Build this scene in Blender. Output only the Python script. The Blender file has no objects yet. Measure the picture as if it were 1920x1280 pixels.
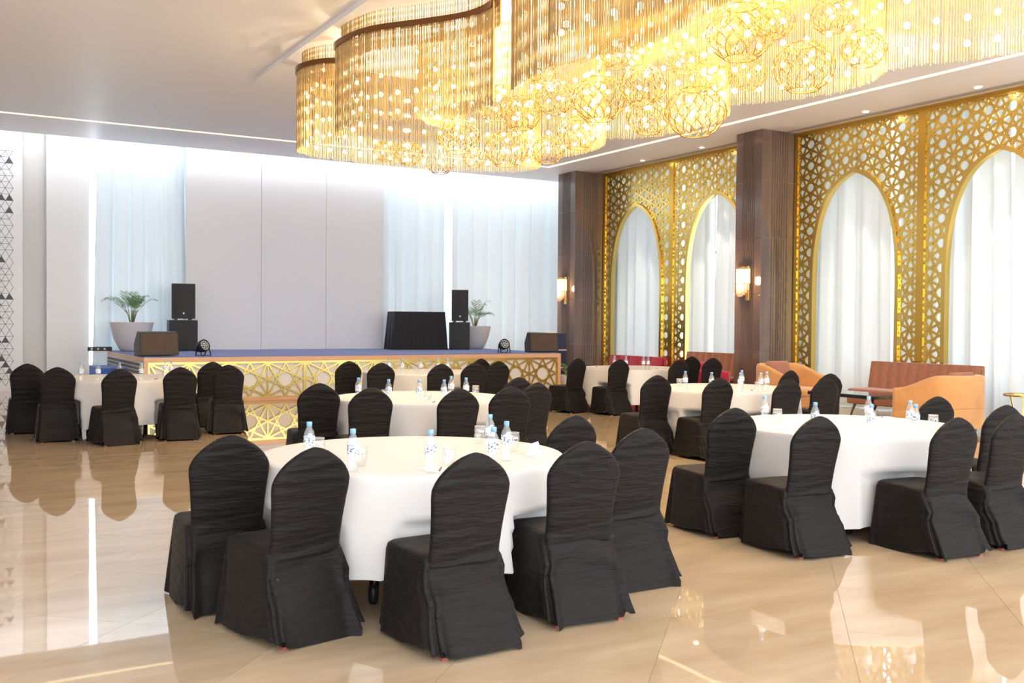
import bpy, math, random
from mathutils import Vector, Matrix
rnd = random.Random(7)
scn = bpy.context.scene
col = scn.collection
PI = math.pi

# ------------------------------------------------------------------ camera, world, exposure
CAM_H = 1.576
cam_data = bpy.data.cameras.new('camera')
cam = bpy.data.objects.new('camera', cam_data)
col.objects.link(cam)
cam_data.sensor_width = 36.0
cam_data.lens = 36.0 * 1875.3 / 1920.0
cam_data.clip_end = 200
pitch, roll, yaw = 0.01985, 0.00826, 0.53075
cp, sp, cr, sr, cy, sy = math.cos(pitch), math.sin(pitch), math.cos(roll), math.sin(roll), math.cos(yaw), math.sin(yaw)
level = Matrix(((cy, -sy, 0), (0, 0, -1), (sy, cy, 0)))
tilt = Matrix(((cr, -sr, 0), (sr, cr, 0), (0, 0, 1))) @ Matrix(((1, 0, 0), (0, cp, -sp), (0, sp, cp)))
W2C = tilt @ level                       # world -> (right, down, forward)
m = Matrix((W2C[0], -W2C[1], -W2C[2])).transposed().to_4x4()
m.translation = Vector((0, 0, CAM_H))
cam.matrix_world = m
scn.camera = cam

world = bpy.data.worlds.new('world')
scn.world = world
world.use_nodes = True
world.node_tree.nodes['Background'].inputs[0].default_value = (0.84, 0.92, 1.0, 1)
world.node_tree.nodes['Background'].inputs[1].default_value = 4.5
scn.view_settings.view_transform = 'Standard'
scn.view_settings.look = 'None'
scn.view_settings.exposure = 0.52
scn.view_settings.gamma = 1.0
scn.view_settings.use_curve_mapping = False

# ------------------------------------------------------------------ helpers
def ray(px, py):
    return W2C.transposed() @ Vector(((px - 960) / 1875.3, (py - 640) / 1875.3, 1))
def at_z(px, py, z):
    d = ray(px, py); t = (z - CAM_H) / d.z
    return Vector((d.x * t, d.y * t, z))
def at_y(px, py, y):
    d = ray(px, py); t = y / d.y
    return Vector((d.x * t, y, CAM_H + d.z * t))

class MB:
    """collects geometry, then links it as one mesh object"""
    def __init__(s):
        s.v = []; s.f = []; s.sm = []
    def add(s, vs, fs, smooth=False):
        o = len(s.v); s.v += [tuple(v) for v in vs]
        s.f += [tuple(i + o for i in f) for f in fs]; s.sm += [smooth] * len(fs)
        return s
    def box(s, x0, x1, y0, y1, z0, z1, M=None):
        vs = [Vector((x, y, z)) for z in (z0, z1) for y in (y0, y1) for x in (x0, x1)]
        if M is not None: vs = [M @ v for v in vs]
        return s.add(vs, [(0, 2, 3, 1), (4, 5, 7, 6), (0, 1, 5, 4), (2, 6, 7, 3), (0, 4, 6, 2), (1, 3, 7, 5)])
    def bar(s, p, q, w, h, up=Vector((0, 0, 1))):
        p = Vector(p); q = Vector(q); d = (q - p).normalized()
        if abs(d.dot(up)) > .98: up = Vector((1, 0, 0))
        a = d.cross(up).normalized() * w / 2; b = a.cross(d).normalized() * h / 2
        vs = [p - a - b, p + a - b, p + a + b, p - a + b, q - a - b, q + a - b, q + a + b, q - a + b]
        return s.add(vs, [(3, 2, 1, 0), (4, 5, 6, 7), (0, 1, 5, 4), (1, 2, 6, 5), (2, 3, 7, 6), (3, 0, 4, 7)])
    def lathe(s, prof, n=24, c=(0, 0, 0), smooth=True, cap=True, M=None):
        vs = []
        for r, z in prof:
            for k in range(n):
                a = 2 * PI * k / n
                v = Vector((c[0] + r * math.cos(a), c[1] + r * math.sin(a), c[2] + z))
                vs.append(M @ v if M is not None else v)
        fs = [(i * n + k, i * n + (k + 1) % n, (i + 1) * n + (k + 1) % n, (i + 1) * n + k) for i in range(len(prof) - 1) for k in range(n)]
        if cap:
            fs += [tuple(range(n - 1, -1, -1)), tuple((len(prof) - 1) * n + k for k in range(n))]
        return s.add(vs, fs, smooth)
    def tube(s, path, r, n=6, smooth=True, closed=False):
        P = [Vector(p) for p in path]; vs = []
        for i, p in enumerate(P):
            if closed: d = (P[(i + 1) % len(P)] - P[i - 1])
            else: d = P[min(i + 1, len(P) - 1)] - P[max(i - 1, 0)]
            d.normalize(); u = Vector((0, 0, 1)) if abs(d.z) < .95 else Vector((1, 0, 0))
            a = d.cross(u).normalized(); b = a.cross(d)
            rr = r[i] if isinstance(r, (list, tuple)) else r
            vs += [p + (a * math.cos(2 * PI * k / n) + b * math.sin(2 * PI * k / n)) * rr for k in range(n)]
        L = len(P); m_ = L if closed else L - 1
        fs = [(i * n + k, i * n + (k + 1) % n, ((i + 1) % L) * n + (k + 1) % n, ((i + 1) % L) * n + k) for i in range(m_) for k in range(n)]
        if not closed: fs += [tuple(range(n - 1, -1, -1)), tuple((L - 1) * n + k for k in range(n))]
        return s.add(vs, fs, smooth)
    def grid(s, nu, nv, fn, smooth=True, wrap=False):
        vs = [fn(i / (nu if wrap else nu - 1), j / (nv - 1)) for j in range(nv) for i in range(nu)]
        fs = [(j * nu + i, j * nu + (i + 1) % nu, (j + 1) * nu + (i + 1) % nu, (j + 1) * nu + i) for j in range(nv - 1) for i in range(nu if wrap else nu - 1)]
        return s.add(vs, fs, smooth)
    def mesh(s, name):
        me = bpy.data.meshes.new(name); me.from_pydata(s.v, [], s.f)
        me.polygons.foreach_set('use_smooth', s.sm); me.update(); return me
    def build(s, name, mat, parent=None, loc=None, rz=0, bevel=0):
        o = bpy.data.objects.new(name, s.mesh(name)); col.objects.link(o)
        if mat: o.data.materials.append(mat)
        if parent: o.parent = parent
        if loc is not None: o.location = loc
        o.rotation_euler.z = rz
        if bevel:
            b = o.modifiers.new('bevel', 'BEVEL'); b.width = bevel; b.segments = 2; b.limit_method = 'ANGLE'
        return o

def tag(o, label=None, cat=None, group=None, kind=None):
    if label: o['label'] = label
    if cat: o['category'] = cat
    if group: o['group'] = group
    if kind: o['kind'] = kind
    return o
def empty(name, loc=(0, 0, 0), rz=0, label=None, cat=None, group=None, kind=None):
    o = bpy.data.objects.new(name, None); col.objects.link(o)
    o.location = loc; o.rotation_euler.z = rz; o.empty_display_size = .1
    return tag(o, label, cat, group, kind)
def copy_tree(o, parent=None):
    c = o.copy(); col.objects.link(c); c.parent = parent
    for ch in list(o.children): copy_tree(ch, c)
    return c
def spline(pts, n=8):
    P = [Vector(p) for p in pts]; out = []
    for i in range(len(P) - 1):
        a, b, c, d = P[max(i - 1, 0)], P[i], P[i + 1], P[min(i + 2, len(P) - 1)]
        for k in range(n):
            t = k / n
            out.append(.5 * ((2 * b) + (c - a) * t + (2 * a - 5 * b + 4 * c - d) * t * t + (3 * b - a - 3 * c + d) * t ** 3))
    out.append(P[-1]); return out
def resample(path, step):
    out = [path[0].copy()]; acc = 0
    for a, b in zip(path, path[1:]):
        L = (b - a).length
        while acc + L >= step:
            t = (step - acc) / L; a = a.lerp(b, t); out.append(a.copy()); L = (b - a).length; acc = 0
        acc += L
    return out

# ------------------------------------------------------------------ materials
def mat(name, color, rough=.5, metal=0, spec=.5, trans=0, ior=1.45, emit=None, es=0, sheen=0, bump=None, noise=None, coat=0):
    m = bpy.data.materials.new(name); m.use_nodes = True
    nt = m.node_tree; b = nt.nodes['Principled BSDF']
    b.inputs['Base Color'].default_value = (*color, 1); b.inputs['Roughness'].default_value = rough
    b.inputs['Metallic'].default_value = metal; b.inputs['Specular IOR Level'].default_value = spec
    b.inputs['Transmission Weight'].default_value = trans; b.inputs['IOR'].default_value = ior
    b.inputs['Sheen Weight'].default_value = sheen; b.inputs['Coat Weight'].default_value = coat
    if emit: b.inputs['Emission Color'].default_value = (*emit, 1); b.inputs['Emission Strength'].default_value = es
    if noise or bump:
        tc = nt.nodes.new('ShaderNodeTexCoord')
    if noise:                                  # (scale, stretch xyz, second colour, contrast lo, hi)
        sc, st, c2, lo, hi = noise
        mp = nt.nodes.new('ShaderNodeMapping'); mp.inputs['Scale'].default_value = st
        n = nt.nodes.new('ShaderNodeTexNoise'); n.inputs['Scale'].default_value = sc; n.inputs['Detail'].default_value = 6
        r = nt.nodes.new('ShaderNodeValToRGB'); r.color_ramp.elements[0].position = lo; r.color_ramp.elements[1].position = hi
        r.color_ramp.elements[0].color = (*color, 1); r.color_ramp.elements[1].color = (*c2, 1)
        nt.links.new(tc.outputs['Object'], mp.inputs[0]); nt.links.new(mp.outputs[0], n.inputs['Vector'])
        nt.links.new(n.outputs['Fac'], r.inputs[0]); nt.links.new(r.outputs[0], b.inputs['Base Color'])
    if bump:                                   # (scale, stretch xyz, strength, distance)
        sc, st, stg, dist = bump
        mp = nt.nodes.new('ShaderNodeMapping'); mp.inputs['Scale'].default_value = st
        n = nt.nodes.new('ShaderNodeTexNoise'); n.inputs['Scale'].default_value = sc; n.inputs['Detail'].default_value = 4
        bp = nt.nodes.new('ShaderNodeBump'); bp.inputs['Strength'].default_value = stg; bp.inputs['Distance'].default_value = dist
        nt.links.new(tc.outputs['Object'], mp.inputs[0]); nt.links.new(mp.outputs[0], n.inputs['Vector'])
        nt.links.new(n.outputs['Fac'], bp.inputs['Height']); nt.links.new(bp.outputs[0], b.inputs['Normal'])
    return m
def mix_mat(name, parts):
    """sum-mixed shaders: list of (kind, colour, roughness, weight)"""
    m = bpy.data.materials.new(name); m.use_nodes = True; nt = m.node_tree
    for n in list(nt.nodes):
        if n.type != 'OUTPUT_MATERIAL': nt.nodes.remove(n)
    out = nt.nodes['Material Output']; prev = None; tot = 0
    for kind, c, r, w in parts:
        n = nt.nodes.new('ShaderNodeBsdf' + kind); n.inputs['Color'].default_value = (*c, 1)
        if 'Roughness' in n.inputs and kind != 'Diffuse': n.inputs['Roughness'].default_value = r
        tot += w
        if prev is None: prev = n
        else:
            mx = nt.nodes.new('ShaderNodeMixShader'); mx.inputs[0].default_value = w / tot
            nt.links.new(prev.outputs[0], mx.inputs[1]); nt.links.new(n.outputs[0], mx.inputs[2]); prev = mx
    nt.links.new(prev.outputs[0], out.inputs[0]); return m

M = {}
M['paint'] = mat('white_paint', (.88, .88, .89), .6)
M['ceiling'] = mat('ceiling_paint', (.90, .89, .91), .45, bump=(.8, (1, .15, 1), .03, .05))
M['beige_paint'] = mat('beige_paint', (.70, .68, .66), .6)
M['cloth_white'] = mat('white_tablecloth', (.66, .62, .585), .8, sheen=.1)
M['curtain'] = mix_mat('sheer_curtain', [('Diffuse', (.74, .79, .81), 0, .925), ('Translucent', (.86, .93, .97), 0, .075)])
M['backdrop'] = mix_mat('backdrop_fabric', [('Diffuse', (.92, .91, .92), 0, .9), ('Translucent', (.9, .9, .92), 0, .1)])
M['glass'] = mix_mat('window_glass', [('Transparent', (.97, .99, 1), 0, .93), ('Glossy', (1, 1, 1), .02, .07)])
M['gold'] = mat('polished_brass', (.80, .56, .16), .22, 1)
M['gold_deep'] = mat('brass_trim', (.74, .47, .10), .25, 1)
M['stage_gold'] = mat('stage_brass', (.80, .62, .20), .3, 1)
M['marble'] = mat('brown_marble', (.13, .085, .070), .12, coat=.3, spec=.6, noise=(2.2, (1, 1, .25), (.24, .165, .135), .4, .75))
M['marble_rib'] = mat('brown_marble_rib', (.12, .08, .066), .15, coat=.3, noise=(3, (1, 1, .2), (.20, .14, .115), .4, .75))
M['wood'] = mat('stage_wood_trim', (.78, .46, .26), .35, noise=(6, (1, 12, 12), (.70, .38, .20), .35, .7))
M['carpet'] = mat('blue_carpet', (.07, .16, .55), .95, sheen=.3, bump=(180, (1, 1, 1), .4, .01))
M['stage_white'] = mat('stage_panel_white', (.82, .78, .75), .5)
M['dark_print'] = mat('dark_print', (.10, .10, .12), .6)
M['black_fabric'] = mat('black_chair_cover', (.0095, .0068, .0058), .58, spec=.2, sheen=.02, bump=(9, (.6, .6, 3.2), .6, .03))
M['drape'] = mat('black_table_drape', (.012, .011, .013), .75, sheen=.1)
M['leg_dark'] = mat('dark_metal_leg', (.03, .026, .025), .35, .6)
M['foot_red'] = mat('red_brown_foot', (.30, .07, .04), .5)
M['black_plastic'] = mat('black_plastic', (.016, .016, .018), .4)
M['grille'] = mat('speaker_grille', (.022, .020, .020), .6, bump=(140, (1, 1, 1), .5, .004))
M['brown_box'] = mat('brown_monitor_grille', (.085, .05, .028), .6, noise=(5, (1, 1, 1), (.06, .035, .02), .35, .7))
M['navy_box'] = mat('dark_blue_case', (.02, .03, .07), .45)
M['planter'] = mat('matt_planter', (.66, .62, .62), .55)
M['leaf'] = mat('palm_leaf', (.10, .25, .075), .5, noise=(5, (1, 1, 1), (.20, .36, .13), .35, .7))
M['stem'] = mat('palm_stem', (.26, .30, .12), .6)
M['soil'] = mat('soil', (.06, .04, .03), .9)
M['tan'] = mat('tan_velvet', (.66, .33, .115), .75, sheen=.4, noise=(3, (1, 1, 1), (.56, .26, .08), .35, .7))
M['rust'] = mat('rust_fabric', (.36, .145, .085), .85, sheen=.3, noise=(30, (1, 1, 1), (.30, .115, .065), .4, .65))
M['crimson'] = mat('crimson_velvet', (.42, .012, .045), .7, sheen=.3)
M['table_black'] = mat('black_gloss_table', (.02, .02, .022), .15, coat=.5)
M['clear'] = mix_mat('clear_plastic', [('Transparent', (.95, .97, .98), 0, .80), ('Glossy', (1, 1, 1), .03, .12), ('Diffuse', (.9, .93, .95), 0, .08)])
M['glassware'] = mix_mat('glassware', [('Transparent', (.96, .97, .97), 0, .85), ('Glossy', (1, 1, 1), .02, .15)])
M['cap'] = mat('blue_cap', (.25, .47, .80), .4)
M['paper'] = mat('paper', (.86, .86, .85), .8)
M['pen'] = mat('brown_pen', (.16, .09, .05), .35)
M['led'] = mat('led_strip', (1, .9, .7), .5, emit=(1, .84, .50), es=1.15)
M['cove'] = mat('cool_cove_light', (1, 1, 1), .5, emit=(.92, .96, 1), es=14)
M['spot_lens'] = mat('spot_lens', (1, 1, 1), .4, emit=(1, .93, .8), es=25)
M['bulb'] = mat('warm_bulb', (1, .9, .7), .4, emit=(1, .80, .42), es=6.5)
M['sconce_shade'] = mat('sconce_shade', (.95, .80, .58), .5, emit=(1, .66, .30), es=.95)
M['sconce_low'] = mat('sconce_bead', (.85, .52, .36), .5, emit=(1, .50, .26), es=.35)
M['strand'] = mix_mat('gold_crystal_strand', [('Diffuse', (.62, .45, .21), 0, .42), ('Translucent', (.66, .48, .23), 0, .24), ('Glossy', (.92, .76, .44), .2, .34)])
M['wire'] = mat('gold_wire', (.62, .40, .12), .25, 1)
M['rail'] = mat('bronze_rail', (.20, .10, .045), .18, 1)
M['dark_vent'] = mat('vent_grey', (.42, .41, .42), .6)
M['aluminium'] = mat('window_frame', (.75, .76, .78), .4)

def label_mat():
    m = mat('bottle_label', (.9, .92, .95), .5); nt = m.node_tree; b = nt.nodes['Principled BSDF']
    tc = nt.nodes.new('ShaderNodeTexCoord'); mp = nt.nodes.new('ShaderNodeMapping'); mp.inputs['Scale'].default_value = (60, 60, 90)
    n = nt.nodes.new('ShaderNodeTexNoise'); n.inputs['Scale'].default_value = 1.2
    r = nt.nodes.new('ShaderNodeValToRGB'); r.color_ramp.interpolation = 'CONSTANT'
    r.color_ramp.elements[0].color = (.10, .13, .22, 1); r.color_ramp.elements[1].position = .43; r.color_ramp.elements[1].color = (.88, .91, .95, 1)
    e = r.color_ramp.elements.new(.62); e.color = (.40, .58, .85, 1)
    nt.links.new(tc.outputs['Object'], mp.inputs[0]); nt.links.new(mp.outputs[0], n.inputs['Vector']); nt.links.new(n.outputs['Fac'], r.inputs[0])
    nt.links.new(r.outputs[0], b.inputs['Base Color']); return m
M['label'] = label_mat()

def floor_mat():
    m = bpy.data.materials.new('polished_beige_marble'); m.use_nodes = True; nt = m.node_tree; b = nt.nodes['Principled BSDF']
    geo = nt.nodes.new('ShaderNodeNewGeometry'); oi = nt.nodes.new('ShaderNodeObjectInfo')
    mp = nt.nodes.new('ShaderNodeMapping'); mp.inputs['Rotation'].default_value = (0, 0, .5); mp.inputs['Scale'].default_value = (.7, 3.2, 1)
    n = nt.nodes.new('ShaderNodeTexNoise'); n.inputs['Scale'].default_value = 1.3; n.inputs['Detail'].default_value = 9; n.inputs['Roughness'].default_value = .62
    r = nt.nodes.new('ShaderNodeValToRGB'); r.color_ramp.elements[0].position = .3; r.color_ramp.elements[1].position = .72
    r.color_ramp.elements[0].color = (.43, .305, .185, 1); r.color_ramp.elements[1].color = (.57, .44, .30, 1)
    hsv = nt.nodes.new('ShaderNodeHueSaturation')
    mr = nt.nodes.new('ShaderNodeMapRange'); mr.inputs['To Min'].default_value = .95; mr.inputs['To Max'].default_value = 1.05
    nt.links.new(geo.outputs['Position'], mp.inputs[0]); nt.links.new(mp.outputs[0], n.inputs['Vector']); nt.links.new(n.outputs['Fac'], r.inputs[0])
    nt.links.new(oi.outputs['Random'], mr.inputs['Value']); nt.links.new(mr.outputs[0], hsv.inputs['Value'])
    nt.links.new(r.outputs[0], hsv.inputs['Color']); nt.links.new(hsv.outputs[0], b.inputs['Base Color'])
    n2 = nt.nodes.new('ShaderNodeTexNoise'); n2.inputs['Scale'].default_value = .9; n2.inputs['Detail'].default_value = 2
    bp = nt.nodes.new('ShaderNodeBump'); bp.inputs['Strength'].default_value = .03; bp.inputs['Distance'].default_value = .02
    nt.links.new(geo.outputs['Position'], n2.inputs['Vector']); nt.links.new(n2.outputs['Fac'], bp.inputs['Height']); nt.links.new(bp.outputs[0], b.inputs['Normal'])
    b.inputs['Roughness'].default_value = .02; b.inputs['Specular IOR Level'].default_value = .5; b.inputs['IOR'].default_value = 1.95
    return m
M['floor'] = floor_mat()
M['grout'] = mat('grout', (.46, .38, .30), .7)

# ------------------------------------------------------------------ setting
ZC = 5.35
flo = tag(MB().box(-6, 15.6, -4, 24.6, -.10, -.004).build('floor', M['grout']), kind='structure')
T = .9; hw = T / 2 - .0012; c45 = math.cos(PI / 4)
R45 = Matrix.Rotation(PI / 4, 4, 'Z')
tile_mesh = MB().box(-hw, hw, -hw, hw, -.012, 0).mesh('floor_tile'); tile_mesh.materials.append(M['floor'])
cells = []
for i in range(-26, 27):
    for j in range(-26, 27):
        # tile joints run at 45 degrees to the walls
        x = ((i + .5) * T) * c45 - ((j + .5) * T) * c45 + 4.72
        y = ((i + .5) * T) * c45 + ((j + .5) * T) * c45 + 11.8
        if -5.3 < x < 15.0 and -3.3 < y < 23.9:
            d = W2C @ Vector((x, y, -CAM_H)); vis = d.z > 1.5 and abs(d.x / d.z) < .56 and d.y / d.z < .40
            cells.append((0 if vis else 1, d.length, x, y))
cells.sort()
for k, (_, _, x, y) in enumerate(cells[:290]):
    o = bpy.data.objects.new('tile', tile_mesh); col.objects.link(o); o.parent = flo; o.location = (x, y, 0); o.rotation_euler.z = PI / 4
mb = MB()
for _, _, x, y in cells[290:]: mb.box(-hw, hw, -hw, hw, -.012, 0, Matrix.Translation((x, y, 0)) @ R45)
tag(mb.build('distant_tiles', M['floor'], flo), kind='stuff')

tag(MB().box(-6, 14.92, -4, 22.62, ZC, ZC + .14).build('ceiling', M['ceiling']), kind='structure')
tag(MB().box(-6, 15.7, 22.62, 24.8, 5.92, 6.05).build('ceiling_recess', M['paint']), kind='structure')
tag(MB().box(-6, 15.7, 22.56, 22.618, ZC + .002, 5.95).build('ceiling_fascia', M['paint']), kind='structure')
tag(MB().box(14.92, 15.7, -4, 22.62, 5.42, 5.56).build('ceiling_pelmet', M['paint']), kind='structure')
# back wall with its window openings, left wall
wb = MB(); wb.box(-6, 1.82, 23.9, 24.3, 0, 6.05); wb.box(1.82, 2.27, 24.0, 24.3, 0, 6.05); wb.box(2.27, 3.12, 23.75, 24.3, 0, 6.05)
wb.box(5.0, 10.1, 23.95, 24.3, 0, 6.05); wb.box(3.12, 5.0, 23.95, 24.3, 0, .5); wb.box(10.1, 15.7, 23.95, 24.3, 0, .5)
wall_back = tag(wb.build('wall_back', M['paint']), kind='structure')
MB().box(1.83, 2.26, 23.985, 24.0, 0, 5.9).build('beige_panel', M['beige_paint'], wall_back)
tag(MB().box(-6.2, -6, -4, 24.3, 0, 6.05).build('wall_left', M['paint']), kind='structure')
wr = MB(); wr.box(15.5, 15.8, -4, 24.3, 0, .35); wr.box(15.5, 15.8, 14.2, 15.2, .35, 6.05); wr.box(15.5, 15.8, 20.7, 24.3, .35, 6.05); wr.box(15.5, 15.8, -4, 8.2, .35, 6.05)
tag(wr.build('wall_right', M['paint']), kind='structure')
def window(n, axis, a0, a1, pos, z0, z1, step):
    """a glazed opening with mullions; axis 'x' runs along the back wall, 'y' along the right wall"""
    w = empty('window_%d' % n, kind='structure')
    f = MB(); k = max(1, round((a1 - a0) / step)); e = [a0 + (a1 - a0) * i / k for i in range(k + 1)]
    def bx(mb, p0, p1, d, za, zb):
        return mb.box(p0, p1, pos - d, pos + d, za, zb) if axis == 'x' else mb.box(pos - d, pos + d, p0, p1, za, zb)
    for x in e: bx(f, x - .03, x + .03, .04, z0, z1)
    for z in (z0 + .03, 3.2, z1 - .03): bx(f, a0, a1, .04, z - .03, z + .03)
    f.build('frame', M['aluminium'], w)
    for x0, x1 in zip(e, e[1:]):
        for za, zb in ((z0 + .06, 3.17), (3.23, z1 - .06)):
            bx(MB(), x0 + .03, x1 - .03, .005, za, zb).build('pane', M['glass'], w)
window(1, 'x', 3.12, 5.0, 24.1, .5, 5.9, 1.0)
window(2, 'x', 10.1, 15.5, 24.1, .5, 5.9, 1.1)
window(3, 'y', 8.2, 14.2, 15.65, .35, 5.4, 1.2)
window(4, 'y', 15.2, 20.7, 15.65, .35, 5.4, 1.1)

# LED slot that rings the ceiling, downlights, air slot
LEDS = [('back', (-5.5, 13.18, 20.64, 20.74)), ('right', (13.08, 13.18, -3.5, 20.64))]
for side, (x0, x1, y0, y1) in LEDS:
    t = empty('trim_led_%s' % side, kind='structure')
    MB().box(x0, x1, y0, y1, ZC - .006, ZC - .001).build('light_strip', M['led'], t)
t = empty('trim_cove_light', kind='structure')
MB().box(-5.5, 15.3, 22.66, 22.74, 5.40, 5.43).build('light_strip', M['cove'], t)
MB().box(-5.5, 15.3, 22.625, 22.76, 5.36, 5.395).build('light_ledge', M['paint'], t)
tag(MB().box(14.58, 14.74, -3, 20.7, ZC - .008, ZC - .001).build('trim_air_slot', M['dark_vent']), kind='structure')
for i, (y, w) in enumerate(((18.59, 'over the far screen beside the far pillar'), (16.53, 'over the second screen from the far pillar'), (12.2, 'over the screen right of the near pillar'), (10.01, 'above the rightmost screen'))):
    t = empty('downlight', (14.39, y, ZC), label='small round white ceiling downlight ' + w, cat='downlight', group='downlights along the screens')
    MB().lathe([(.075, -.001), (.075, -.012), (.052, -.014), (.052, -.004)], 20, cap=False).build('trim_ring', M['paint'], t)
    MB().lathe([(.051, -.006), (.051, -.010)], 20).build('lens', M['spot_lens'], t)
    ld = bpy.data.lights.new('downlight_beam', 'SPOT'); ld.energy = 160; ld.color = (1, .88, .68); ld.spot_size = 1.5; ld.spot_blend = .6; ld.shadow_soft_size = .05
    lo = bpy.data.objects.new('beam', ld); col.objects.link(lo); lo.parent = t; lo.location = (0, 0, -.03)

# ------------------------------------------------------------------ geometric star lattice (used by stage and screens)
def star_segments(u0, u1, v0, v1, cell, uo=0, vo=0):
    """8-pointed star tiling: segments between edge middles and opposite corners of every cell"""
    segs = []
    i0, i1 = math.floor((u0 - uo) / cell) - 1, math.ceil((u1 - uo) / cell) + 1
    j0, j1 = math.floor((v0 - vo) / cell) - 1, math.ceil((v1 - vo) / cell) + 1
    for i in range(i0, i1):
        for j in range(j0, j1):
            a, b = uo + i * cell, vo + j * cell; c, d = a + cell, b + cell; mu, mv = a + cell / 2, b + cell / 2
            segs += [((mu, d), (a, b)), ((mu, d), (c, b)), ((mu, b), (a, d)), ((mu, b), (c, d)), ((a, mv), (c, d)), ((a, mv), (c, b)), ((c, mv), (a, d)), ((c, mv), (a, b))]
    return segs
def clip_intervals(p, q, inside, n=48):
    """parts of segment pq for which inside(u, v) holds"""
    out = []; st = None
    for k in range(n + 1):
        t = k / n; ok = inside(p[0] + (q[0] - p[0]) * t, p[1] + (q[1] - p[1]) * t)
        if ok and st is None: st = t
        if st is not None and (not ok or k == n):
            e = t if ok else t - 1 / n
            if e - st > .03: out.append((st, e))
            st = None
    return out

# ------------------------------------------------------------------ gold arched screens on the right wall
XS = 14.9
ARCH = [(0, .955), (2.3, .955), (2.7, .945), (3.05, .915), (3.4, .85), (3.7, .755), (4.0, .59), (4.2, .40), (4.33, .19), (4.40, .0)]
def arch_half(z, grow=0):
    z -= grow * .9
    if z <= 0: return ARCH[0][1] + grow
    for (z0, h0), (z1, h1) in zip(ARCH, ARCH[1:]):
        if z <= z1: return h0 + (h1 - h0) * (z - z0) / (z1 - z0) + grow
    return -1
def screen(y0, y1, label):
    w = empty('lattice_screen', (XS, (y0 + y1) / 2, 0), label=label, cat='screen', group='gold arched lattice screens')
    h = (y1 - y0) / 2; top = ZC - .01
    fr = MB()
    for a, b in ((-h, -h + .075), (h - .075, h)): fr.box(-.045, .045, a, b, 0, top)
    fr.box(-.045, .045, -h + .075, h - .075, top - .085, top)
    fr.build('frame', M['gold_deep'], w)
    # arch trim, a band that follows the opening
    pts = [(-arch_half(z), z) for z, _ in ARCH[1:-1]] + [(0, 4.40)] + [(arch_half(z), z) for z, _ in reversed(ARCH[1:-1])]
    pts = [(-.955, 0)] + pts + [(.955, 0)]
    P = spline([Vector((0, y, z)) for y, z in pts[1:10]], 5)
    Q = [Vector((0, -p.y, p.z)) for p in reversed(P)]
    path = [Vector((0, -.955, 0))] + P + Q[1:] + [Vector((0, .955, 0))]
    tr = MB(); vs = []
    for i, p in enumerate(path):
        d = path[min(i + 1, len(path) - 1)] - path[max(i - 1, 0)]; d.normalize(); nrm = Vector((0, -d.z, d.y))
        if i == len(P): nrm = Vector((0, 0, 1))
        o = p + nrm * .075 if nrm.z >= 0 or abs(nrm.y) > .5 else p - nrm * .075
        vs += [Vector((-.06, p.y, p.z)), Vector((.06, p.y, p.z)), Vector((.06, o.y, o.z)), Vector((-.06, o.y, o.z))]
    fs = []
    for i in range(len(path) - 1):
        for k in range(4): fs.append((i * 4 + k, i * 4 + (k + 1) % 4, i * 4 + 4 + (k + 1) % 4, i * 4 + 4 + k))
    tr.add(vs, fs).build('arch_trim', M['gold'], w)
    la = MB(); cell = .42
    inside = lambda u, v: abs(u) < h - .06 and .0 < v < top - .07 and abs(u) > (arch_half(v, .05) if v < 4.46 else -1)
    for n_, (p, q) in enumerate(star_segments(-h, h, 0, top, cell, uo=h - .18 - cell * 8, vo=4.86 - cell * 12)):
        L = math.hypot(q[0] - p[0], q[1] - p[1])
        for s, e in clip_intervals(p, q, inside):
            a = (p[0] + (q[0] - p[0]) * s, p[1] + (q[1] - p[1]) * s); b = (p[0] + (q[0] - p[0]) * e, p[1] + (q[1] - p[1]) * e)
            la.bar((0, a[0], a[1]), (0, b[0], b[1]), .036 + .0005 * (n_ % 8), .030 + .0022 * (n_ % 8), up=Vector((1, 0, 0)))
    tag(la.build('lattice', M['gold'], w), kind='stuff')
screen(18.11, 20.78, 'gold lattice screen with pointed arch next to the far marble pillar')
screen(15.07, 18.11, 'gold lattice screen with pointed arch left of the near marble pillar')
screen(11.39, 14.31, 'gold lattice screen with pointed arch right of the near marble pillar')
screen(8.45, 11.39, 'gold lattice screen with pointed arch cut by the right picture edge')

# ------------------------------------------------------------------ marble pillars with sconces
def pillar(y0, y1, label):
    p = tag(empty('pillar', (14.0, y0, 0)), label, None, None, 'structure')
    w, d = y1 - y0, .95; zs = [0, 1.03, 2.14, 3.25, 4.36, ZC]
    MB().box(.012, d, .012, w - .012, 0, ZC).build('core', M['grout'], p)
    for a, b in zip(zs, zs[1:]): MB().box(0, d + .02, 0, w, a + .003, b - .003).build('marble_slab', M['marble'], p, bevel=.004)
    for side in range(2):
        n = 7
        for k in range(n):
            u = (.30 + .42 * k / (n - 1))
            if side == 0: MB().box(-.010, .002, u * w - .012, u * w + .012, 0, ZC - .002).build('rib', M['marble_rib'], p)
            else: MB().box(u * d - .016, u * d + .016, -.010, .002, 0, ZC - .002).build('rib', M['marble_rib'], p)
pillar(14.33, 15.05, 'near brown marble pillar with wall sconce')
pillar(20.80, 21.57, 'far brown marble pillar beside the stage')
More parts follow.
